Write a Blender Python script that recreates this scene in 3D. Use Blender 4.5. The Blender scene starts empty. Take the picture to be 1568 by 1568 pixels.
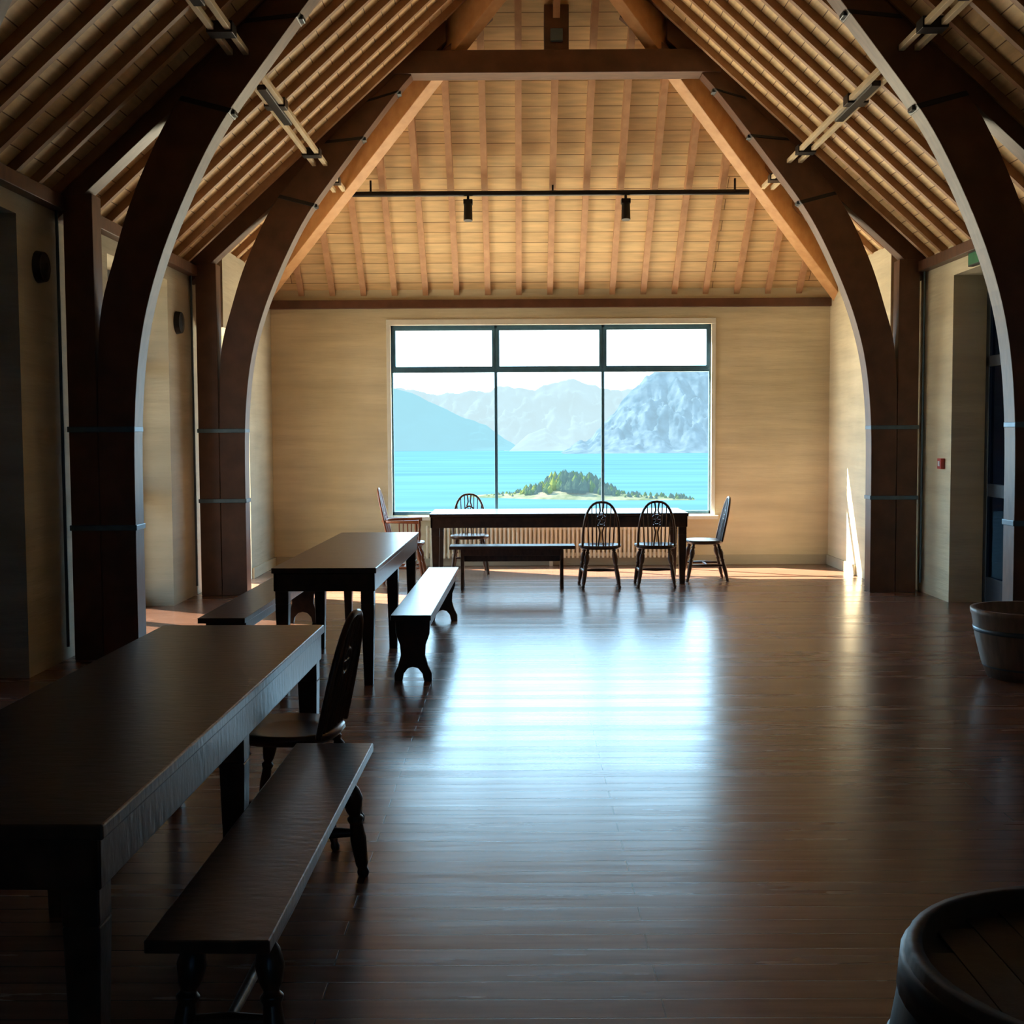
import bpy, bmesh, math, random
from mathutils import Vector, Matrix, noise
random.seed(7)
S=bpy.context.scene
S.view_settings.view_transform='Standard'
CX=-.4   # camera station, a little left of the room centreline
# furniture and the lake shore are not quite square to the room
SKEW=Matrix.Translation((CX,0,0))@Matrix.Rotation(math.radians(-.81),4,'Z')@Matrix.Translation((.2,0,0))
def skew(o):
    o.matrix_world=SKEW@Matrix.LocRotScale(o.location,o.rotation_euler,o.scale); return o

# ------------------------------------------------------------------ materials
def newmat(name):
    m=bpy.data.materials.new(name); m.use_nodes=True
    nt=m.node_tree
    return m,nt,nt.nodes['Principled BSDF']
def N(nt,t,**k):
    n=nt.nodes.new(t)
    for a,b in k.items(): setattr(n,a,b)
    return n
def noisemix(nt,vec,scale,c1,c2,detail=5,lo=.3,hi=.7):
    n=N(nt,'ShaderNodeTexNoise'); n.inputs['Scale'].default_value=scale; n.inputs['Detail'].default_value=detail
    nt.links.new(vec,n.inputs['Vector'])
    r=N(nt,'ShaderNodeValToRGB'); r.color_ramp.elements[0].position=lo; r.color_ramp.elements[1].position=hi
    r.color_ramp.elements[0].color=(*c1,1); r.color_ramp.elements[1].color=(*c2,1)
    nt.links.new(n.outputs['Fac'],r.inputs['Fac'])
    return n,r
def wood(name,c1,c2,stretch=(8,8,1),rough=.5,bump=.15,spec=.5):
    m,nt,b=newmat(name)
    tc=N(nt,'ShaderNodeTexCoord'); mp=N(nt,'ShaderNodeMapping'); mp.inputs['Scale'].default_value=stretch
    nt.links.new(tc.outputs['Object'],mp.inputs['Vector'])
    n,r=noisemix(nt,mp.outputs['Vector'],3,c1,c2)
    nt.links.new(r.outputs['Color'],b.inputs['Base Color'])
    b.inputs['Roughness'].default_value=rough
    b.inputs['Specular IOR Level'].default_value=spec
    bp=N(nt,'ShaderNodeBump'); bp.inputs['Strength'].default_value=bump; bp.inputs['Distance'].default_value=.01
    nt.links.new(n.outputs['Fac'],bp.inputs['Height']); nt.links.new(bp.outputs['Normal'],b.inputs['Normal'])
    return m
def plaster(name,c1,c2,scale=1.2,bump=.6):
    m,nt,b=newmat(name)
    tc=N(nt,'ShaderNodeTexCoord'); v=tc.outputs['Object']
    n,r=noisemix(nt,v,scale,c1,c2,6,.3,.7)
    mp=N(nt,'ShaderNodeMapping'); mp.inputs['Scale'].default_value=(.5,.5,5); nt.links.new(v,mp.inputs['Vector'])
    n5,r5=noisemix(nt,mp.outputs['Vector'],1.6,(.84,.84,.84),(1.04,1.04,1.04),8,.3,.7)
    mx=N(nt,'ShaderNodeMixRGB',blend_type='MULTIPLY'); mx.inputs[0].default_value=1
    nt.links.new(r.outputs['Color'],mx.inputs[1]); nt.links.new(r5.outputs['Color'],mx.inputs[2])
    nt.links.new(mx.outputs[0],b.inputs['Base Color']); b.inputs['Roughness'].default_value=.85
    n2=N(nt,'ShaderNodeTexNoise'); n2.inputs['Scale'].default_value=1.3; n2.inputs['Detail'].default_value=6
    nt.links.new(mp.outputs['Vector'],n2.inputs['Vector'])
    bp=N(nt,'ShaderNodeBump'); bp.inputs['Strength'].default_value=bump; bp.inputs['Distance'].default_value=.05
    nt.links.new(n2.outputs['Fac'],bp.inputs['Height']); nt.links.new(bp.outputs['Normal'],b.inputs['Normal'])
    return m
def planks(name,coord,c1,c2,cm,w,h,rough,mort=.004,bump=.3,nstretch=(1,12,1),spec=.5,rvar=.1,mul=.65,wav=.0,rowvar=0):
    m,nt,b=newmat(name)
    tc=N(nt,'ShaderNodeTexCoord'); v=tc.outputs[coord]
    br=N(nt,'ShaderNodeTexBrick'); br.offset=.37
    br.inputs['Color1'].default_value=(*c1,1); br.inputs['Color2'].default_value=(*c2,1); br.inputs['Mortar'].default_value=(*cm,1)
    br.inputs['Scale'].default_value=1; br.inputs['Brick Width'].default_value=w; br.inputs['Row Height'].default_value=h
    br.inputs['Mortar Size'].default_value=mort; br.inputs['Mortar Smooth'].default_value=.2
    nt.links.new(v,br.inputs['Vector'])
    mp=N(nt,'ShaderNodeMapping'); mp.inputs['Scale'].default_value=nstretch; nt.links.new(v,mp.inputs['Vector'])
    n,r=noisemix(nt,mp.outputs['Vector'],2.5,(mul,mul,mul),(1,1,1),8)
    mx=N(nt,'ShaderNodeMixRGB',blend_type='MULTIPLY'); mx.inputs[0].default_value=1
    nt.links.new(br.outputs['Color'],mx.inputs[1]); nt.links.new(r.outputs['Color'],mx.inputs[2])
    col=mx.outputs[0]
    n3=N(nt,'ShaderNodeTexNoise'); n3.inputs['Scale'].default_value=1.3; n3.inputs['Detail'].default_value=6
    nt.links.new(mp.outputs['Vector'],n3.inputs['Vector'])
    mr=N(nt,'ShaderNodeMapRange'); mr.inputs['To Min'].default_value=rough-rvar; mr.inputs['To Max'].default_value=rough+rvar
    nt.links.new(n3.outputs['Fac'],mr.inputs['Value']); ro=mr.outputs[0]
    if rowvar>0:
        sx=N(nt,'ShaderNodeSeparateXYZ'); nt.links.new(v,sx.inputs[0])
        dv=N(nt,'ShaderNodeMath',operation='DIVIDE'); dv.inputs[1].default_value=h; nt.links.new(sx.outputs['Y'],dv.inputs[0])
        fl=N(nt,'ShaderNodeMath',operation='FLOOR'); nt.links.new(dv.outputs[0],fl.inputs[0])
        wn=N(nt,'ShaderNodeTexWhiteNoise',noise_dimensions='1D'); nt.links.new(fl.outputs[0],wn.inputs['W'])
        m2=N(nt,'ShaderNodeMapRange'); m2.inputs['To Min'].default_value=-rowvar*.12; m2.inputs['To Max'].default_value=rowvar*.16; nt.links.new(wn.outputs['Value'],m2.inputs['Value'])
        ad=N(nt,'ShaderNodeMath',operation='ADD'); nt.links.new(ro,ad.inputs[0]); nt.links.new(m2.outputs[0],ad.inputs[1]); ro=ad.outputs[0]
        m3=N(nt,'ShaderNodeMapRange'); m3.inputs['To Min'].default_value=1-.4*rowvar; m3.inputs['To Max'].default_value=1+.35*rowvar; nt.links.new(wn.outputs['Value'],m3.inputs['Value'])
        vm=N(nt,'ShaderNodeVectorMath',operation='SCALE'); nt.links.new(col,vm.inputs[0]); nt.links.new(m3.outputs[0],vm.inputs['Scale']); col=vm.outputs[0]
    nt.links.new(col,b.inputs['Base Color']); nt.links.new(ro,b.inputs['Roughness'])
    b.inputs['Specular IOR Level'].default_value=spec
    bp=N(nt,'ShaderNodeBump',invert=True); bp.inputs['Strength'].default_value=bump; bp.inputs['Distance'].default_value=.004
    nt.links.new(br.outputs['Fac'],bp.inputs['Height'])
    last=bp
    if wav>0:
        b2=N(nt,'ShaderNodeBump'); b2.inputs['Strength'].default_value=wav; b2.inputs['Distance'].default_value=.01
        nt.links.new(n3.outputs['Fac'],b2.inputs['Height']); nt.links.new(bp.outputs['Normal'],b2.inputs['Normal']); last=b2
    nt.links.new(last.outputs['Normal'],b.inputs['Normal'])
    return m
def plain(name,c,rough=.5,metal=0,var=.15):
    m,nt,b=newmat(name)
    tc=N(nt,'ShaderNodeTexCoord')
    n,r=noisemix(nt,tc.outputs['Object'],9,tuple(x*(1-var) for x in c),tuple(min(1,x*(1+var)) for x in c))
    nt.links.new(r.outputs['Color'],b.inputs['Base Color'])
    b.inputs['Roughness'].default_value=rough; b.inputs['Metallic'].default_value=metal
    return m
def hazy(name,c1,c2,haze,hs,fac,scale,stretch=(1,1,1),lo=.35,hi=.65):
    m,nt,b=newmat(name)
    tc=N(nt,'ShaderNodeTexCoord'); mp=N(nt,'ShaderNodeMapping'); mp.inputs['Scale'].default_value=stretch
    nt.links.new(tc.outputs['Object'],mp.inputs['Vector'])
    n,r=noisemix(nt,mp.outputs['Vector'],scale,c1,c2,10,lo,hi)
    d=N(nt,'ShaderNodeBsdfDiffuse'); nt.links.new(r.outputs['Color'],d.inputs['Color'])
    e=N(nt,'ShaderNodeEmission'); e.inputs['Color'].default_value=(*haze,1); e.inputs['Strength'].default_value=hs  # aerial haze painted into the material as a flat glow over the diffuse
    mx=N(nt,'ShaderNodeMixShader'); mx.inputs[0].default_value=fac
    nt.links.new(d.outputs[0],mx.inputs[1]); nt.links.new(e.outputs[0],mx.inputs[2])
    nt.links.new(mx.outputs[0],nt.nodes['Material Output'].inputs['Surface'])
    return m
def glass(name,t,g=.12):
    m,nt,b=newmat(name)
    tr=N(nt,'ShaderNodeBsdfTransparent'); tr.inputs[0].default_value=(*t,1)
    gl=N(nt,'ShaderNodeBsdfGlossy'); gl.inputs['Roughness'].default_value=.05
    mx=N(nt,'ShaderNodeMixShader'); mx.inputs[0].default_value=g
    nt.links.new(tr.outputs[0],mx.inputs[1]); nt.links.new(gl.outputs[0],mx.inputs[2]); nt.links.new(mx.outputs[0],nt.nodes['Material Output'].inputs['Surface'])
    return m

M_floor=planks('floor_boards','Object',(.24,.125,.085),(.205,.105,.07),(.05,.028,.02),2.6,.115,.25,.0025,.4,(1,9,1),.5,.05,.7,.10,.22)
M_ceil=planks('ceiling_boards','UV',(.88,.66,.36),(.78,.54,.28),(.2,.11,.05),3.1,.15,.6,.004,.4,(1,8,1),.3,.1,.75)
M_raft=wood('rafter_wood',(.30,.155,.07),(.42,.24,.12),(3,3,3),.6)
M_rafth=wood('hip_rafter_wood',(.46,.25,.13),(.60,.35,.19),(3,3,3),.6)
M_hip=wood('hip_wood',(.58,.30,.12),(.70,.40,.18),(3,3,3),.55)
M_beam=wood('truss_wood',(.080,.034,.018),(.14,.060,.032),(2,6,2),.42,.15)
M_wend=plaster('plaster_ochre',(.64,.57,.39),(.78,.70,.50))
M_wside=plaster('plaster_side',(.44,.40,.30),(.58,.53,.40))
M_trimc=plain('window_surround_paint',(.74,.76,.70),.6,0,.05)
M_frame=plain('window_frame_paint',(.055,.14,.21),.35)
M_dark=wood('dark_table_wood',(.032,.020,.015),(.070,.040,.028),(5,14,5),.28,.15)
M_chair=wood('chair_wood',(.07,.03,.016),(.12,.05,.025),(6,6,2),.3,.05)
M_chair2=wood('chair_wood_red',(.26,.08,.03),(.38,.13,.05),(6,6,2),.3,.05)
M_black=plain('black_metal',(.012,.013,.015),.4,.3)
M_steel=plain('steel_band',(.10,.15,.19),.35,.6)
M_lwood=wood('pale_rail_wood',(.62,.52,.34),(.74,.62,.42),(6,2,6),.5)
M_rad=plain('radiator_enamel',(.82,.78,.64),.4,0,.05)
M_barrel=wood('barrel_oak',(.16,.12,.09),(.25,.19,.145),(10,10,1),.45)
M_barreld=wood('barrel_oak_dark',(.020,.017,.015),(.038,.031,.026),(10,10,1),.5)
M_soil=plain('soil',(.03,.02,.015),.9)
M_door=plain('door_paint',(.018,.028,.042),.4)
G_clear=glass('door_glass_clear',(.6,.6,.6)); G_dark=glass('door_glass_tinted',(.025,.045,.07),.10)

# ------------------------------------------------------------------ mesh builder
class MB:
    def __init__(s): s.v=[]; s.f=[]; s.m=[]; s.sm=[]
    def add(s,vs,fs,mi=0,smooth=False):
        o=len(s.v); s.v+= [tuple(v) for v in vs]
        for f in fs: s.f.append(tuple(i+o for i in f)); s.m.append(mi); s.sm.append(smooth)
    def box(s,a,b,mi=0,M=None):
        x0,y0,z0=a;x1,y1,z1=b
        vs=[Vector(p) for p in [(x0,y0,z0),(x1,y0,z0),(x1,y1,z0),(x0,y1,z0),(x0,y0,z1),(x1,y0,z1),(x1,y1,z1),(x0,y1,z1)]]
        if M: vs=[M@v for v in vs]
        s.hexa(vs,mi)
    def taper(s,c,z0,z1,r0,r1,mi=0):
        x,y=c; vs=[]
        for z,r in ((z0,r0),(z1,r1)):
            vs+=[(x-r,y-r,z),(x+r,y-r,z),(x+r,y+r,z),(x-r,y+r,z)]
        s.hexa(vs,mi)
    def hexa(s,vs,mi=0):
        s.add(vs,[(0,3,2,1),(4,5,6,7),(0,1,5,4),(1,2,6,5),(2,3,7,6),(3,0,4,7)],mi)
    def tube(s,pts,rad,n=8,mi=0,caps=True):
        pts=[Vector(p) for p in pts]
        if not hasattr(rad,'__len__'): rad=[rad]*len(pts)
        vs=[];fs=[]; ref=None
        for i,p in enumerate(pts):
            t=(pts[min(i+1,len(pts)-1)]-pts[max(i-1,0)]).normalized()
            if ref is None: ref=Vector((0,0,1)) if abs(t.z)<.8 else Vector((1,0,0))
            a=t.cross(ref).normalized(); b=t.cross(a).normalized(); ref=a.cross(t).normalized()
            for k in range(n):
                th=2*math.pi*k/n
                vs.append(p+a*math.cos(th)*rad[i]+b*math.sin(th)*rad[i])
        for i in range(len(pts)-1):
            for k in range(n):
                fs.append((i*n+k,i*n+(k+1)%n,(i+1)*n+(k+1)%n,(i+1)*n+k))
        s.add(vs,fs,mi,True)
        if caps:
            s.add(vs[:n],[tuple(range(n))],mi); s.add(vs[-n:],[tuple(reversed(range(n)))],mi)
    def turned(s,p0,p1,prof,n=10,mi=0):
        p0=Vector(p0);p1=Vector(p1)
        s.tube([p0.lerp(p1,t) for t,r in prof],[r for t,r in prof],n,mi)
    def lathe(s,c,prof,n=32,mi=0,smooth=True):
        vs=[];fs=[]
        for r,z in prof:
            for k in range(n):
                th=2*math.pi*k/n; vs.append((c[0]+r*math.cos(th),c[1]+r*math.sin(th),c[2]+z))
        for i in range(len(prof)-1):
            for k in range(n): fs.append((i*n+k,i*n+(k+1)%n,(i+1)*n+(k+1)%n,(i+1)*n+k))
        s.add(vs,fs,mi,smooth)
    def disc(s,c,r,z,n=32,mi=0):
        s.add([(c[0]+r*math.cos(2*math.pi*k/n),c[1]+r*math.sin(2*math.pi*k/n),z) for k in range(n)],[tuple(range(n))],mi)
    def extr(s,poly,axis,a,b,mi=0):
        def P(p,t):
            return (p[0],t,p[1]) if axis=='y' else (t,p[0],p[1]) if axis=='x' else (p[0],p[1],t)
        n=len(poly)
        vs=[P(p,a) for p in poly]+[P(p,b) for p in poly]
        fs=[tuple(range(n)),tuple(reversed(range(n,2*n)))]+[(i,(i+1)%n,n+(i+1)%n,n+i) for i in range(n)]
        s.add(vs,fs,mi)
    def obj(s,name,mats,bevel=0,loc=(0,0,0),rotz=0):
        me=bpy.data.meshes.new(name); me.from_pydata(s.v,[],s.f)
        for m in mats: me.materials.append(m)
        for p,mi,sm in zip(me.polygons,s.m,s.sm): p.material_index=mi; p.use_smooth=sm
        bm=bmesh.new(); bm.from_mesh(me); bmesh.ops.recalc_face_normals(bm,faces=bm.faces); bm.to_mesh(me); bm.free()
        o=bpy.data.objects.new(name,me); S.collection.objects.link(o)
        o.location=loc; o.rotation_euler=(0,0,rotz)
        if bevel:
            md=o.modifiers.new('bevel','BEVEL'); md.width=bevel; md.segments=2; md.limit_method='ANGLE'
        return o
def inst(o,name,loc,rotz):
    n=bpy.data.objects.new(name,o.data); S.collection.objects.link(n); n.location=loc; n.rotation_euler=(0,0,rotz); return n

# ------------------------------------------------------------------ room shell
SL=.91
RT=6.65       # board plane at ridge
HA=11.57      # hip apex Y
BACK=-1.6
EY=15.2
def rb(x): return RT-SL*abs(x)
b=MB(); b.box((-4.05,BACK,-.1),(4.05,EY+.12,0)); b.obj('floor',[M_floor])
b=MB(); uv=[]
k=math.hypot(1,SL)
EV=3.78; EH=15.33
def roofpoly(pts,uvf):
    top=[(p[0],p[1],p[2]+.12) for p in pts]
    n=len(pts)
    b.add(pts+top,[tuple(range(n)),tuple(range(n,2*n))]+[(i,(i+1)%n,n+(i+1)%n,n+i) for i in range(n)])
    for f in [list(range(n)),list(range(n,2*n))]+[[i,(i+1)%n,n+(i+1)%n,n+i] for i in range(n)]:
        for i in f: uv.append(uvf((pts+top)[i]))
for sg in (-1,1):
    pts=[(sg*EV,BACK-.1,rb(EV)),(0,BACK-.1,rb(0)),(0,HA,rb(0)),(sg*(EH-HA),EH,rb(EH-HA)),(sg*EV,EH,rb(EV))]
    roofpoly(pts,lambda p:(p[1],abs(p[0])*k))
pts=[(0,HA,rb(0)),(-(EH-HA),EH,rb(EH-HA)),((EH-HA),EH,rb(EH-HA))]
roofpoly(pts,lambda p:(p[0],(p[1]-HA)*k))
me=bpy.data.meshes.new('ceiling'); me.from_pydata(b.v,[],b.f); me.materials.append(M_ceil)
ul=me.uv_layers.new(name='UVMap')
for i,u in enumerate(uv): ul.data[i].uv=u
o=bpy.data.objects.new('ceiling',me); S.collection.objects.link(o)
b=MB()
rd=.085; w=.027
y=BACK+.2
while y<EY:
    x0=max(0.02,y-HA+.02)
    for sg in (-1,1):
        x1=EV-.05
        if x1-x0>.1:
            vs=[]
            for yy in (y-w,y+w):
                vs+=[(sg*x0,yy,rb(x0)-rd),(sg*x1,yy,rb(x1)-rd),(sg*x1,yy,rb(x1)+.01),(sg*x0,yy,rb(x0)+.01)]
            b.hexa(vs)
    y+=.38
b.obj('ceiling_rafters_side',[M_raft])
b=MB()
for i in range(-9,10):
    x=i*.375
    ys=HA+abs(x)+.03
    def hp(y): return RT-SL*(y-HA)
    YM=14.0
    segs=[]
    if ys<YM: segs=[(ys,YM,.20),(YM,EY,.07)]
    elif ys<EY: segs=[(ys,EY,.07)]
    for a,c,d in segs:
        if c-a<.1: continue
        vs=[]
        for xx in (x-.034,x+.034):
            vs+=[(xx,a,hp(a)-d),(xx,c,hp(c)-d),(xx,c,hp(c)+.01),(xx,a,hp(a)+.01)]
        b.hexa(vs)
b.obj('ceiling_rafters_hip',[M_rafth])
b=MB()
for sg in (-1,1):
    p0=Vector((0,HA,RT-.02)); p1=Vector((sg*3.6,HA+3.6,RT-SL*3.6-.02))
    d=Vector((sg*1,1,0)).normalized(); s_=Vector((-d.y,d.x,0))*.07
    vs=[]
    for off in (-s_,s_):
        vs+=[p0+off+Vector((0,0,-.44)),p1+off+Vector((0,0,-.34)),p1+off,p0+off]
    b.hexa(vs)
b.box((-.05,BACK,RT-.28),(.05,HA,RT-.03))
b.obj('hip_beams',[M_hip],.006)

# walls
NO=(6.4,8.2)
def sidewall(name,sg,ops):
    b=MB()
    def seg(y0,y1,z0,z1,xi=3.65):
        b.box((min(sg*xi,sg*4.05),y0,z0),(max(sg*xi,sg*4.05),y1,z1))
    EB=12.75
    ys=BACK
    for (a,c) in [o for o in ops if o[1]<EB]:
        seg(ys,a,0,3.33); seg(a,c,3.05,3.33); ys=c
    seg(ys,EB,0,3.33)
    ops2=[o for o in ops if o[0]>=EB]
    if ops2:
        a,c=ops2[0]; seg(a,c,2.7,3.5,3.38); seg(c,EY+.12,0,3.5,3.38)
    else: seg(EB,EY+.12,0,3.5,3.38)
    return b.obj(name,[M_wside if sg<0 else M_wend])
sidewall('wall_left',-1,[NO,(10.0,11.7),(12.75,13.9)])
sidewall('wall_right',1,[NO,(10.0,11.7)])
b=MB()
WX0,WX1,WZ0,WZ1=-1.93,1.95,.62,2.92
b.box((-3.38,EY,0),(WX0,EY+.12,3.35)); b.box((WX1,EY,0),(3.38,EY+.12,3.35))
b.box((WX0,EY,0),(WX1,EY+.12,WZ0)); b.box((WX0,EY,WZ1),(WX1,EY+.12,3.35))
b.obj('wall_end',[M_wend])
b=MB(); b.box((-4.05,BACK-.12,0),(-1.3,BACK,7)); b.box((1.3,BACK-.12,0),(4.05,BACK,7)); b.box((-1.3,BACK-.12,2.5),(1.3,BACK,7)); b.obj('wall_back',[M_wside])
b=MB()
for x0,x1 in ((-1.3,-1.2),(-.06,.06),(1.2,1.3)): b.box((x0,BACK-.09,0),(x1,BACK-.03,2.5))
for z0,z1 in ((0,.25),(1.0,1.1),(2.4,2.5)): b.box((-1.3,BACK-.085,z0),(1.3,BACK-.035,z1))
b.box((-1.28,BACK-.062,.05),(1.28,BACK-.056,2.48),1)
b.obj('door_5',[M_door,glass('fill_door_glass',(.09,.12,.15),.1)],.004)  # unseen glazed door behind the camera, added to let in fill light
b=MB(); b.box((-3.38,EY-.07,3.12),(3.38,EY,3.22)); b.obj('trim_1',[M_beam],.005)
b=MB()
t=.05
b.box((WX0-t,EY-.03,WZ1),(WX1+t,EY,WZ1+.07)); b.box((WX0-t,EY-.02,WZ0-.02),(WX0,EY,WZ1)); b.box((WX1,EY-.02,WZ0-.02),(WX1+t,EY,WZ1))
b.box((WX0-.08,EY-.09,WZ0-.06),(WX1+.08,EY,WZ0-.015))
b.obj('trim_2',[M_trimc],.004)
b=MB(); b.box((-3.36,EY-.025,0),(3.36,EY,.12)); b.obj('baseboard_end',[M_wside],.004)
for n,sg in (('baseboard_left',-1),('baseboard_right',1)):
    b=MB(); b.box((min(sg*3.355,sg*3.38),13.92,0),(max(sg*3.355,sg*3.38),EY-.03,.12)); b.obj(n,[M_wside],.004)
for n,sg in (('trim_3',-1),('trim_4',1)):
    b=MB(); b.box((min(sg*3.56,sg*3.7),BACK,3.18),(max(sg*3.56,sg*3.7),12.75,3.28)); b.obj(n,[M_beam],.004)
# window
b=MB(); fy0,fy1=EY+.035,EY+.085
def fr(x0,x1,z0,z1,ex=0): b.box((x0,fy0-ex,z0),(x1,fy1+ex,z1))
fr(WX0,WX0+.022,WZ0,WZ1); fr(WX1-.022,WX1,WZ0,WZ1); fr(WX0,WX1,WZ1-.035,WZ1); fr(WX0,WX1,WZ0,WZ0+.04)
m1,m2=-.66,.64
for m in (m1,m2): fr(m-.018,m+.018,WZ0,WZ1)
TZ=2.37
fr(WX0,WX1,TZ-.02,TZ+.03,.003)
for a,c in ((WX0+.02,m1-.01),(m1+.01,m2-.01),(m2+.01,WX1-.02)):
    e=.005; q=.036
    fr(a,a+q,TZ,WZ1-.03,e);fr(c-q,c,TZ,WZ1-.03,e);fr(a,c,TZ+.025,TZ+.055,e+.001);fr(a,c,WZ1-.062,WZ1-.03,e+.001)
b.obj('window_1',[M_frame],.003)
di=1
for sg,a,c,gm in ((1,*NO,G_dark),(1,10.0,11.7,G_dark),(-1,*NO,G_dark),(-1,10.0,11.7,G_clear)):
    b=MB(); xo=sg*3.99
    def bx(y0,y1,z0,z1,t=.03,mi=0): b.box((xo-t,y0,z0),(xo+t,y1,z1),mi)
    bx(a,a+.09,0,3.05);bx(c-.09,c,0,3.05);bx(a,c,2.95,3.05);bx(a,c,2.2,2.3);bx(a,c,0,.25 if sg>0 else .12,.025)
    mid=(a+c)/2; bx(mid-.07,mid+.07,0,2.25,.028); bx(a,c,1.0,1.12,.026)
    bx(a+.05,c-.05,.1,3.0,.004,1)
    b.box((xo-sg*.03-.02,mid-.13,1.02),(xo-sg*.03+.02,mid-.10,1.2),2)
    b.obj('door_%d'%di,[M_door,gm,M_steel],.004); di+=1

# ------------------------------------------------------------------ arched trusses
inner=[(3.12,0),(3.12,.9),(3.11,1.7),(3.05,2.29),(2.92,2.79),(2.71,3.30),(2.46,3.77),(2.11,4.25),(1.62,4.88),(1.42,5.11)]
outer=[(3.37,0),(3.37,.9),(3.37,1.7),(3.34,2.41),(3.23,2.85),(3.07,3.32),(2.80,3.86),(2.46,4.28),(1.96,4.77),(1.46,5.22)]
def catmull(P,n=5):
    out=[]
    for i in range(len(P)-1):
        p0=P[max(i-1,0)];p1=P[i];p2=P[i+1];p3=P[min(i+2,len(P)-1)]
        for j in range(n):
            t=j/n
            out.append(tuple(.5*((2*p1[q])+(-p0[q]+p2[q])*t+(2*p0[q]-5*p1[q]+4*p2[q]-p3[q])*t*t+(-p0[q]+3*p1[q]-3*p2[q]+p3[q])*t**3) for q in (0,1)))
    out.append(P[-1]); return out
ci,co=catmull(inner),catmull(outer)
def truss(name,Y):
    b=MB(); h=.10
    for sg in (-1,1):
        vs=[];n=len(ci)
        for (a,c) in zip(ci,co):
            vs+=[(sg*a[0],Y-h,a[1]),(sg*c[0],Y-h,c[1]),(sg*c[0],Y+h,c[1]),(sg*a[0],Y+h,a[1])]
        fs=[]
        for i in range(n-1):
            for q in range(4): fs.append((i*4+q,i*4+(q+1)%4,(i+1)*4+(q+1)%4,(i+1)*4+q))
        fs+= [(0,1,2,3),((n-1)*4+3,(n-1)*4+2,(n-1)*4+1,(n-1)*4)]
        b.add(vs,fs)
        b.box((min(sg*3.375,sg*3.58),Y-h+.005,0),(max(sg*3.375,sg*3.58),Y+h-.005,3.30))
        vs=[]
        for yy in (Y-h+.01,Y+h-.01):
            xa=Y-HA+.1 if Y>HA else 0
            vs+=[(sg*xa,yy,RT-.23-SL*xa),(sg*3.64,yy,RT-.23-SL*3.64),(sg*3.64,yy,RT-.02-SL*3.64),(sg*xa,yy,RT-.02-SL*xa)]
        b.hexa(vs)
        for z in (.95,1.65):
            b.box((min(sg*3.11,sg*3.59),Y-h-.006,z-.02),(max(sg*3.11,sg*3.59),Y+h+.006,z+.02),1)
        b.tube([(sg*3.62,Y-h-.01,.1),(sg*3.62,Y-h-.01,3.22)],.012,8,1)
        for idx in (31,37,41):
            p=Vector((ci[idx][0],0,ci[idx][1])); q=Vector((co[idx][0],0,co[idx][1]))
            t=(Vector((ci[idx+1][0],0,ci[idx+1][1]))-p).normalized()*.02
            e=(p-q).normalized()*.006
            vs=[]
            for yy in (Y-h-.006,Y+h+.006):
                for v in (p+e-t,p+e+t,q+t,q-t): vs.append((sg*v.x,yy,v.z))
            b.hexa(vs,2)
            b.box((sg*p.x-.03,Y-.05,p.z-.012),(sg*p.x+.03,Y+.05,p.z+.02),1)
    b.box((-1.6,Y-h-.03,5.12),(1.6,Y+h+.03,5.34))
    b.box((-.12,Y-h,5.34),(.12,Y+h,6.4 if Y<HA else 5.78))
    b.box((-.06,Y-h-.04,5.42),(.06,Y-h,5.54),1)
    for sg in (-1,1):
        vs=[]
        for yy in (Y-.05,Y+.05):
            vs+=[(sg*1.15,yy,5.33),(sg*1.03,yy,5.33),(sg*.10,yy,RT-.40),(sg*.10,yy,RT-.25)] if Y<HA else [(sg*1.15,yy,5.33),(sg*1.03,yy,5.33),(sg*.62,yy,5.68),(sg*.66,yy,5.76)]
        b.hexa(vs)
    return b.obj(name,[M_beam,M_steel,M_black],.006)
for Y in (12.55,8.95,5.5,2.1): truss('arched_timber_truss',Y)

RX=2.33
for sg in (-1,1):
    b=MB()
    for off in (-.055,.055):
        b.box((sg*RX+off-.02,5.0,4.24),(sg*RX+off+.02,13.8,4.28))
    for y in (7.2,10.15,11.9,13.2,8.3):
        b.box((sg*RX-.085,y,4.225),(sg*RX+.085,y+.14,4.30),1)
    for yy in (10.15,7.2):
        b.box((sg*RX-.035,yy-.5,4.22),(sg*RX+.035,yy+.6,4.26),1)
    b.obj('ceiling_lighting_rail',[M_lwood,M_black],.003)
TZr=4.24
b=MB(); b.tube([(-2.25,13.9,TZr),(2.15,13.9,TZr)],.03,10,0)
for x in (-2.0,0,2.0): b.box((x-.01,13.9,TZr),(x+.01,13.93,TZr+.15))
for x in (-.93,.80):
    b.tube([(x,13.9,TZr),(x,13.88,TZr-.1)],.015,8,0); b.box((x-.05,13.84,TZr-.12),(x+.05,13.94,TZr-.07)); b.tube([(x,13.89,TZr-.09),(x,13.86,TZr-.3)],[.045,.05],14,0)
b.obj('track_spotlights',[M_black])

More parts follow.
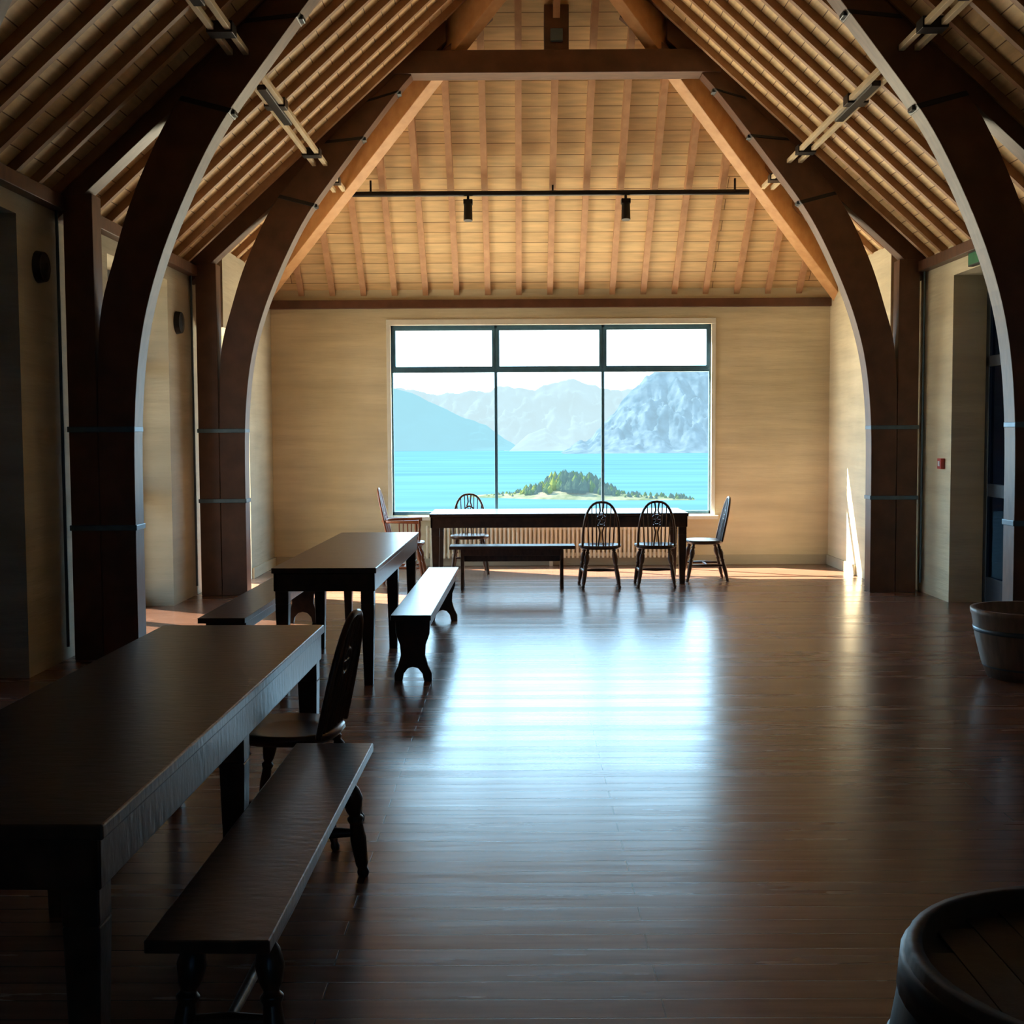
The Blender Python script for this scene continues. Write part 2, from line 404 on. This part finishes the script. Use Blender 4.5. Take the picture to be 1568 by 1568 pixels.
for y,z in ((12.0,2.68),(8.55,2.75)):
    b=MB(); b.tube([(-3.65,y,z),(-3.60,y,z)],[.11,.10],24,0); b.tube([(-3.60,y,z),(-3.59,y,z)],[.085,.03],24,0); b.obj('wall_speaker',[M_black])
b=MB(); b.box((3.61,11.86,1.25),(3.65,11.96,1.35)); b.box((3.605,11.885,1.275),(3.61,11.935,1.325),1)
b.obj('fire_alarm_call_point',[plain('red_plastic',(.5,.04,.03),.4),plain('white_label',(.7,.7,.7),.5)],.003)
b=MB(); b.box((3.60,10.85,3.06),(3.65,11.2,3.18)); b.box((3.596,10.87,3.07),(3.60,11.18,3.17),1)
b.obj('exit_sign',[M_black,plain('exit_green',(.03,.22,.11),.4)],.003)
b=MB(); x=-1.5
b.box((-1.52,EY-.09,.12),(1.57,EY-.06,.16)); b.box((-1.52,EY-.09,.44),(1.57,EY-.06,.48))
while x<1.55:
    b.tube([(x,EY-.10,.10),(x,EY-.10,.50)],.015,8,0); x+=.052
for x in (-1.45,0,1.5): b.box((x-.02,EY-.10,0),(x+.02,EY-.05,.12))
b.obj('radiator',[M_rad])

# ------------------------------------------------------------------ furniture
def table(name,x0,x1,y0,y1,h=.76,legs_mid=True,along='y',mat=M_dark):
    b=MB(); t=.035
    b.box((x0,y0,h-t),(x1,y1,h))
    i=.012; a=.115
    b.box((x0+i,y0+i,h-t-a),(x1-i,y0+i+.025,h-t)); b.box((x0+i,y1-i-.025,h-t-a),(x1-i,y1-i,h-t))
    b.box((x0+i,y0+i,h-t-a),(x0+i+.025,y1-i,h-t)); b.box((x1-i-.025,y0+i,h-t-a),(x1-i,y1-i,h-t))
    L=.042; i=.02
    if along=='y':
        ys=[y0+i+L,y1-i-L]
        if legs_mid: ys.append((y0+y1)/2)
        P=[(x,y) for x in (x0+i+L,x1-i-L) for y in ys]
    else:
        P=[(x,y) for y in (y0+i+L,y1-i-L) for x in (x0+i+L,x1-i-L)]
    for p in P:
        b.taper(p,h-t-.2,h-t,L,L); b.taper(p,0,h-t-.2,L*.68,L)
    return b.obj(name,[mat],.005)
skew(table('dining_table',-1.86,-1.14,2.64,5.49))
skew(table('dining_table',-1.88,-1.21,7.85,10.75))
table('dining_table',-1.34,1.41,13.2,14.1,legs_mid=False,along='x')

LEG=[(0,.016),(.04,.022),(.08,.016),(.12,.022),(.35,.028),(.5,.022),(.54,.03),(.57,.018),(.62,.028),(.72,.036),(.8,.028),(.84,.018),(.87,.028),(.9,.018),(1,.018)]
def turned_bench(name,x0,x1,y0,y1,h=.45):
    b=MB(); b.box((x0,y0,h-.032),(x1,y1,h))
    b.box((x0+.03,y0+.15,h-.09),(x0+.05,y1-.15,h-.03)); b.box((x1-.05,y0+.15,h-.09),(x1-.03,y1-.15,h-.03))
    for y,dy in ((y0+.24,-.08),(y1-.24,.08)):
        for x,dx in ((x0+.06,-.04),(x1-.06,.04)):
            b.turned((x+dx,y+dy,0),(x,y,h-.03),[(t,r*1.05) for t,r in LEG],12)
        b.tube([(x0+.03,y+dy*.6,.17),((x0+x1)/2,y+dy*.6,.17),(x1-.03,y+dy*.6,.17)],[.014,.022,.014],10)
    b.tube([((x0+x1)/2,y0+.19,.17),((x0+x1)/2,(y0+y1)/2,.17),((x0+x1)/2,y1-.19,.17)],[.014,.02,.014],10)
    return b.obj(name,[M_dark],.005)
skew(turned_bench('turned_leg_bench',-1.10,-.81,2.77,4.60))
def slab_bench(name,x0,x1,y0,y1,h=.45):
    w=x1-x0; b=MB()
    b.box((-w/2,y0,h-.035),(w/2,y1,h))
    side=[(.5,0),(.5,.05),(.40,.10),(.32,.17),(.34,.24),(.44,.31),(.46,.41)]
    arch=[(.30,0),(.26,.05),(.14,.085),(0,.095),(-.14,.085),(-.26,.05),(-.30,0)]
    poly=[(a*w*.95,z) for a,z in side]+[(-a*w*.95,z) for a,z in reversed(side)]+[(a*w*.9,z) for a,z in reversed(arch)]
    for y in (y0+.12,y1-.15): b.extr(poly,'y',y,y+.035)
    b.box((-.015,y0+.14,.28),(.015,y1-.14,.36))
    b.box((-w/2+.02,y0+.14,h-.1),(-w/2+.045,y1-.14,h-.034)); b.box((w/2-.045,y0+.14,h-.1),(w/2-.02,y1-.14,h-.034))
    o=b.obj(name,[M_dark],.004); o.location=((x0+x1)/2,0,0); return o
skew(slab_bench('trestle_bench',-1.13,-.87,7.9,10.8))
skew(slab_bench('trestle_bench',-2.34,-2.04,7.8,10.7))
o=slab_bench('trestle_bench',-.13,.13,-.65,.65); o.rotation_euler=(0,0,math.pi/2); o.location=(-.46,12.95,0)

def hoop(wd,z0,z1,y0,lean,n=18,k=2.6):
    pts=[]
    for i in range(n+1):
        th=math.pi*i/n
        c,s_=math.cos(th),math.sin(th)
        x=wd*math.copysign(abs(c)**(2/k),c)
        z=z0+(z1-z0)*abs(s_)**(2/k)
        pts.append((x,y0+lean*(z-z0),z))
    return pts
def chair_mesh(arm=False,tall=.90):
    b=MB(); h=.44
    n=20; vs=[]; fs=[]
    for zz,sc in ((h-.04,.90),(h-.02,1.0),(h,.98)):
        for i in range(n):
            th=2*math.pi*i/n; c,s_=math.cos(th),math.sin(th)
            x=.225*math.copysign(abs(c)**.75,c)*sc*(1-.08*s_); y=.205*math.copysign(abs(s_)**.75,s_)*sc
            vs.append((x,y,zz))
    for r in range(2):
        for i in range(n): fs.append((r*n+i,r*n+(i+1)%n,(r+1)*n+(i+1)%n,(r+1)*n+i))
    for i in range(n):
        v=vs[2*n+i]; vs.append((v[0]*.6,v[1]*.6,h-.015))
    for i in range(n): fs.append((2*n+i,2*n+(i+1)%n,3*n+(i+1)%n,3*n+i))
    fs.append(tuple(range(3*n,4*n))); fs.append(tuple(reversed(range(n))))
    b.add(vs,fs,0,True)
    top=[(-.15,-.13),(.15,-.13),(-.13,.13),(.13,.13)]; bot=[(-.21,-.21),(.21,-.21),(-.19,.23),(.19,.23)]
    for t,q in zip(top,bot): b.turned((q[0],q[1],0),(t[0],t[1],h-.02),[(a,r*.85) for a,r in LEG],10)
    for sx in (-1,1): b.tube([(sx*.188,-.176,.17),(sx*.18,.01,.17),(sx*.168,.192,.17)],[.010,.017,.010],8)
    b.tube([(-.18,.01,.17),(0,.01,.17),(.18,.01,.17)],[.010,.017,.010],8)
    lean=.22; y0=.165
    b.tube(hoop(.19,h-.01,tall,y0,lean),.013,8)
    def backz(x):
        r=1-abs(x/.19)**2.6
        return h+(tall-h)*r**(1/2.6)
    for x in (-.145,-.10,-.055,.055,.10,.145):
        z=backz(x); b.tube([(x*.85,y0,h-.01),(x,y0+lean*(z-h),z)],[.007,.006],6)
    y=lambda z:y0+lean*(z-h)
    zc=h+.27
    for sx in (-1,1): b.tube([(sx*.028,y(h),h-.01),(sx*.012,y(h+.14),h+.14),(sx*.03,y(zc-.05),zc-.05)],.009,6)
    rp=[(.05*math.cos(a),y(zc+.05*math.sin(a)),zc+.05*math.sin(a)) for a in [2*math.pi*i/16 for i in range(17)]]
    b.tube(rp,.009,6,0,False)
    for a in (0,math.pi/3,2*math.pi/3):
        c,s_=.05*math.cos(a),.05*math.sin(a); b.tube([(-c,y(zc-s_),zc-s_),(c,y(zc+s_),zc+s_)],.006,6)
    for sx in (-1,1): b.tube([(sx*.028,y(zc+.05),zc+.05),(sx*.012,y(zc+.10),zc+.10),(sx*.022,y(tall),tall-.01)],.009,6)
    if arm:
        za=h+.23
        pts=[(-.25,-.16,za),(-.255,.0,za),(-.22,.16,za),(-.12,.235,za),(0,.25,za),(.12,.235,za),(.22,.16,za),(.255,0,za),(.25,-.16,za)]
        b.tube(pts,[.022,.016,.015,.015,.015,.015,.015,.016,.022],8)
        for sx in (-1,1):
            b.turned((sx*.19,-.13,h-.01),(sx*.245,-.13,za),[(0,.012),(.3,.02),(.5,.012),(.7,.018),(1,.012)],8)
            for yy in (-.04,.05): b.tube([(sx*.2,yy,h-.01),(sx*.25,yy,za)],.007,6)
    return b
cA=chair_mesh().obj('windsor_chair',[M_chair])
cA.location=(.46,13.08,0); cA.rotation_euler=(0,0,math.pi)
inst(cA,'windsor_chair',(1.05,13.12,0),math.pi-.06)
inst(cA,'windsor_chair',(-.96,14.42,0),0.05)
inst(cA,'windsor_chair',(1.64,13.65,0),-math.pi/2)
skew(inst(cA,'windsor_chair',(-1.18,4.93,0),-math.pi/2-.12))
c2=chair_mesh(True,1.02).obj('windsor_armchair',[M_chair2]); c2.location=(-1.62,13.55,0); c2.rotation_euler=(0,0,math.pi/2)

b=MB(); c=(3.02,8.15,0)
b.lathe(c,[(0,.01),(.25,.01),(.258,0),(.295,.10),(.335,.26),(.357,.40),(.366,.42),(.366,.45),(.335,.45),(.32,.37),(0,.37)],36)
for z,r in ((.07,.284),(.30,.343)): b.lathe(c,[(r-.006,z),(r+.002,z),(r+.008,z+.03),(r-.002,z+.03)],36,1)
b.disc(c,.325,.375,36,2)
skew(b.obj('half_barrel_planter',[M_barrel,M_steel,M_soil]))
b=MB(); c=(.585,1.62,0)
b.lathe(c,[(0,.0),(.27,0),(.275,.02),(.315,.2),(.34,.38),(.345,.46),(.34,.54),(.315,.72),(.285,.90),(.265,.90),(.262,.87),(0,.87)],48)
for z,r in ((.03,.282),(.16,.312),(.30,.334),(.56,.342),(.70,.321),(.84,.298)): b.lathe(c,[(r-.012,z),(r,z),(r-.004,z+.045),(r-.016,z+.045)],48,1)
for i in range(-4,5):
    x=i*.058; L=math.sqrt(.25**2-x*x) if abs(x)<.25 else 0
    if L>.03: b.box((c[0]+x-.028,c[1]-L,.868),(c[0]+x+.028,c[1]+L,.874),0)
skew(b.obj('wine_barrel',[M_barreld,M_black]))

# ------------------------------------------------------------------ outside
LZ=-30
M_ground=plain('pale_bounce_ground',(.70,.57,.40),.9)
b=MB(); b.box((-60,-30,-.5),(60,27,-.12)); b.obj('bounce_ground',[M_ground])  # unseen ground, added pale and warm to bounce sunlight up onto the ceiling
b=MB(); b.box((-6.1,-2,2.9),(-4.06,12.1,3.0)); 
for y in (-1.5,2.5,6.2,9.2,12.0): b.box((-6.05,y-.06,-.12),(-5.93,y+.06,2.9))
b.obj('sun_shade_canopy',[M_beam])  # unseen canopy and posts, added to hold direct sun off the left doors
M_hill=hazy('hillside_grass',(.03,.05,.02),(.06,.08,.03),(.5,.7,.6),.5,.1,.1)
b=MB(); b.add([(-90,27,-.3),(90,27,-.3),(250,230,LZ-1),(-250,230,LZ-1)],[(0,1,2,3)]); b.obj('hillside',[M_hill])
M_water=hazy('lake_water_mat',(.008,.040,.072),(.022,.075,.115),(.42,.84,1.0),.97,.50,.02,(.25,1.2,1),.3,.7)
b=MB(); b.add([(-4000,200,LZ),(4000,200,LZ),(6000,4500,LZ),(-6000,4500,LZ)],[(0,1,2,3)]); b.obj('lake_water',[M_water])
def interp(P,x):
    if x<=P[0][0]: return P[0][1]
    for (a,b_),(c_,d) in zip(P,P[1:]):
        if x<=c_: 
            t=(x-a)/(c_-a); return b_+(d-b_)*t
    return P[-1][1]
def mountain(name,P,D,depth,mat,rough=12,nx=220,ny=40,seed=0):
    vs=[];fs=[]
    x0,x1=P[0][0],P[-1][0]
    for j in range(-6,ny+1):
        t=j/ny
        for i in range(nx+1):
            x=x0+(x1-x0)*i/nx
            h=interp(P,x)+noise.fractal(Vector((x*.03+seed,0,0)),1,2,5)*rough*.35
            H=h-LZ
            if t<=0: z=LZ+H*(1+t*4)
            else:
                r=noise.ridged_multi_fractal(Vector((x*.018+seed+t*.4,t*2.2,seed)),1,2.1,6,1,2)
                z=LZ+H*((1-t)**1.15)+(r-1.1)*rough*min(1,t*4)*min(1,(1-t)*2.5)*min(1,max(H,0)/60)
            vs.append((x,D-t*depth,z))
    n=nx+1
    for j in range(ny+6):
        for i in range(nx): fs.append((j*n+i,j*n+i+1,(j+1)*n+i+1,(j+1)*n+i))
    b=MB(); b.add(vs,fs,0,True); return skew(b.obj(name,[mat]))
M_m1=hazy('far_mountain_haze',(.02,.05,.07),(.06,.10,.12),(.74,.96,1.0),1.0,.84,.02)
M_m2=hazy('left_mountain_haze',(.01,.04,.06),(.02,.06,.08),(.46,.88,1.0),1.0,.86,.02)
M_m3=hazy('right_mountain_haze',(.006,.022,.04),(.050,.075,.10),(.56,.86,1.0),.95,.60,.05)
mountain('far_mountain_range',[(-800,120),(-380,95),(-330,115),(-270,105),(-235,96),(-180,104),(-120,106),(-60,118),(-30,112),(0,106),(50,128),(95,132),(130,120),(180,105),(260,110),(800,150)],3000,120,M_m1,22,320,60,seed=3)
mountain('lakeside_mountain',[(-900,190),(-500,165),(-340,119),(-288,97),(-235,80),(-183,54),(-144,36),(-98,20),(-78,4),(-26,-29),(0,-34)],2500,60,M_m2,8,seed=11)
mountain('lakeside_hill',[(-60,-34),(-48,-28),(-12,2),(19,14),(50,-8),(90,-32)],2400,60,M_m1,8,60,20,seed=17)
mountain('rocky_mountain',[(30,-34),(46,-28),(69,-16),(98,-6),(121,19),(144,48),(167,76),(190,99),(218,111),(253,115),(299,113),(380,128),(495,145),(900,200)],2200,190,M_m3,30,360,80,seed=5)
prof=[(-38,-30.5),(-33,-29.6),(-22,-28.6),(-10,-28.2),(0,-27),(12,-25.5),(24,-26),(38,-27.5),(55,-28.5),(72,-29.4),(80,-30.5)]
vs=[];fs=[];nx,ny=60,16
for j in range(ny+1):
    for i in range(nx+1):
        x=-38+118*i/nx; t=j/ny; h=interp(prof,x)
        s_=math.sin(math.pi*t)**.6 if 0<t<1 else 0
        y=625-(x)*.35+(t-.5)*40*(.35+.65*math.sin(math.pi*i/nx))
        vs.append((x,y,-30.4+(h+30.4)*s_))
for j in range(ny):
    for i in range(nx): fs.append((j*(nx+1)+i,j*(nx+1)+i+1,(j+1)*(nx+1)+i+1,(j+1)*(nx+1)+i))
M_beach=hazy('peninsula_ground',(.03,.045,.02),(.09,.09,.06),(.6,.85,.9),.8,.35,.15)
b=MB(); b.add(vs,fs,0,True); skew(b.obj('wooded_peninsula',[M_beach]))
b=MB()
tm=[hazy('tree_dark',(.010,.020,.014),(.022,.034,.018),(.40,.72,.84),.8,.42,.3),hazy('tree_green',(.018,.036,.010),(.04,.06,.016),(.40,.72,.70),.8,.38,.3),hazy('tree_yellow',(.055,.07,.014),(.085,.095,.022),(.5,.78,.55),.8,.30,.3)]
hts=[(-38,1),(-30,1.2),(-12,2.4),(-5,4.5),(2,5.5),(8,9.5),(25,10),(34,7),(42,3),(60,3),(70,3.5),(76,2)]
for k_ in range(560):
    x=random.uniform(-36,76)
    dens=interp([(-38,.3),(-12,.5),(0,1),(35,1),(42,.45),(76,.5)],x)
    if random.random()>dens: continue
    yo=random.uniform(-14,14)*(.35+.65*math.sin(math.pi*(x+38)/118))
    y=625-x*.35+yo; H=interp(hts,x)*random.uniform(.55,1.1)*(1-.25*(yo<-6)); r=H*random.uniform(.14,.3)+.3
    z0=interp(prof,x)-1.2; mi=random.choice([0,0,1,1,2,2]) if x<14 else random.choice([0,0,0,1])
    vs=[];fs=[];n=7; lv=[(.0,.5),(.25,1),(.5,.9),(.75,.6),(1,.08)]
    for t,q in lv:
        for a in range(n):
            th=2*math.pi*a/n; rr=r*q*random.uniform(.7,1.25); vs.append((x+rr*math.cos(th),y+rr*math.sin(th),z0+t*H*random.uniform(.94,1.04)))
    for l in range(len(lv)-1):
        for a in range(n): fs.append((l*n+a,l*n+(a+1)%n,(l+1)*n+(a+1)%n,(l+1)*n+a))
    fs.append(tuple(range(n*4,n*5)))
    b.add(vs,fs,mi)
skew(b.obj('peninsula_trees',tm))

# ------------------------------------------------------------------ light
w=bpy.data.worlds.new('sky'); S.world=w; w.use_nodes=True
bg=w.node_tree.nodes['Background']; bg.inputs[0].default_value=(.45,.76,1,1); bg.inputs[1].default_value=10
sd=bpy.data.lights.new('sun','SUN'); sd.energy=56; sd.color=(1,.87,.68); sd.angle=.009
so=bpy.data.objects.new('sun',sd); S.collection.objects.link(so)
so.rotation_euler=Vector((1.45,-.86,-1.5)).to_track_quat('-Z','Y').to_euler(); so.location=(-20,30,30)

# ------------------------------------------------------------------ camera
cd=bpy.data.cameras.new('camera'); cd.lens=43.9; cd.sensor_width=36; cd.clip_end=20000; cd.clip_start=.05
co_=bpy.data.objects.new('camera',cd); S.collection.objects.link(co_)
R=Matrix.Rotation(math.radians(.27),4,'Z')@Matrix.Rotation(math.radians(90-3.56),4,'X')@Matrix.Rotation(math.radians(-.3),4,'Z')
co_.matrix_world=Matrix.Translation((CX,0,1.6))@R
S.camera=co_
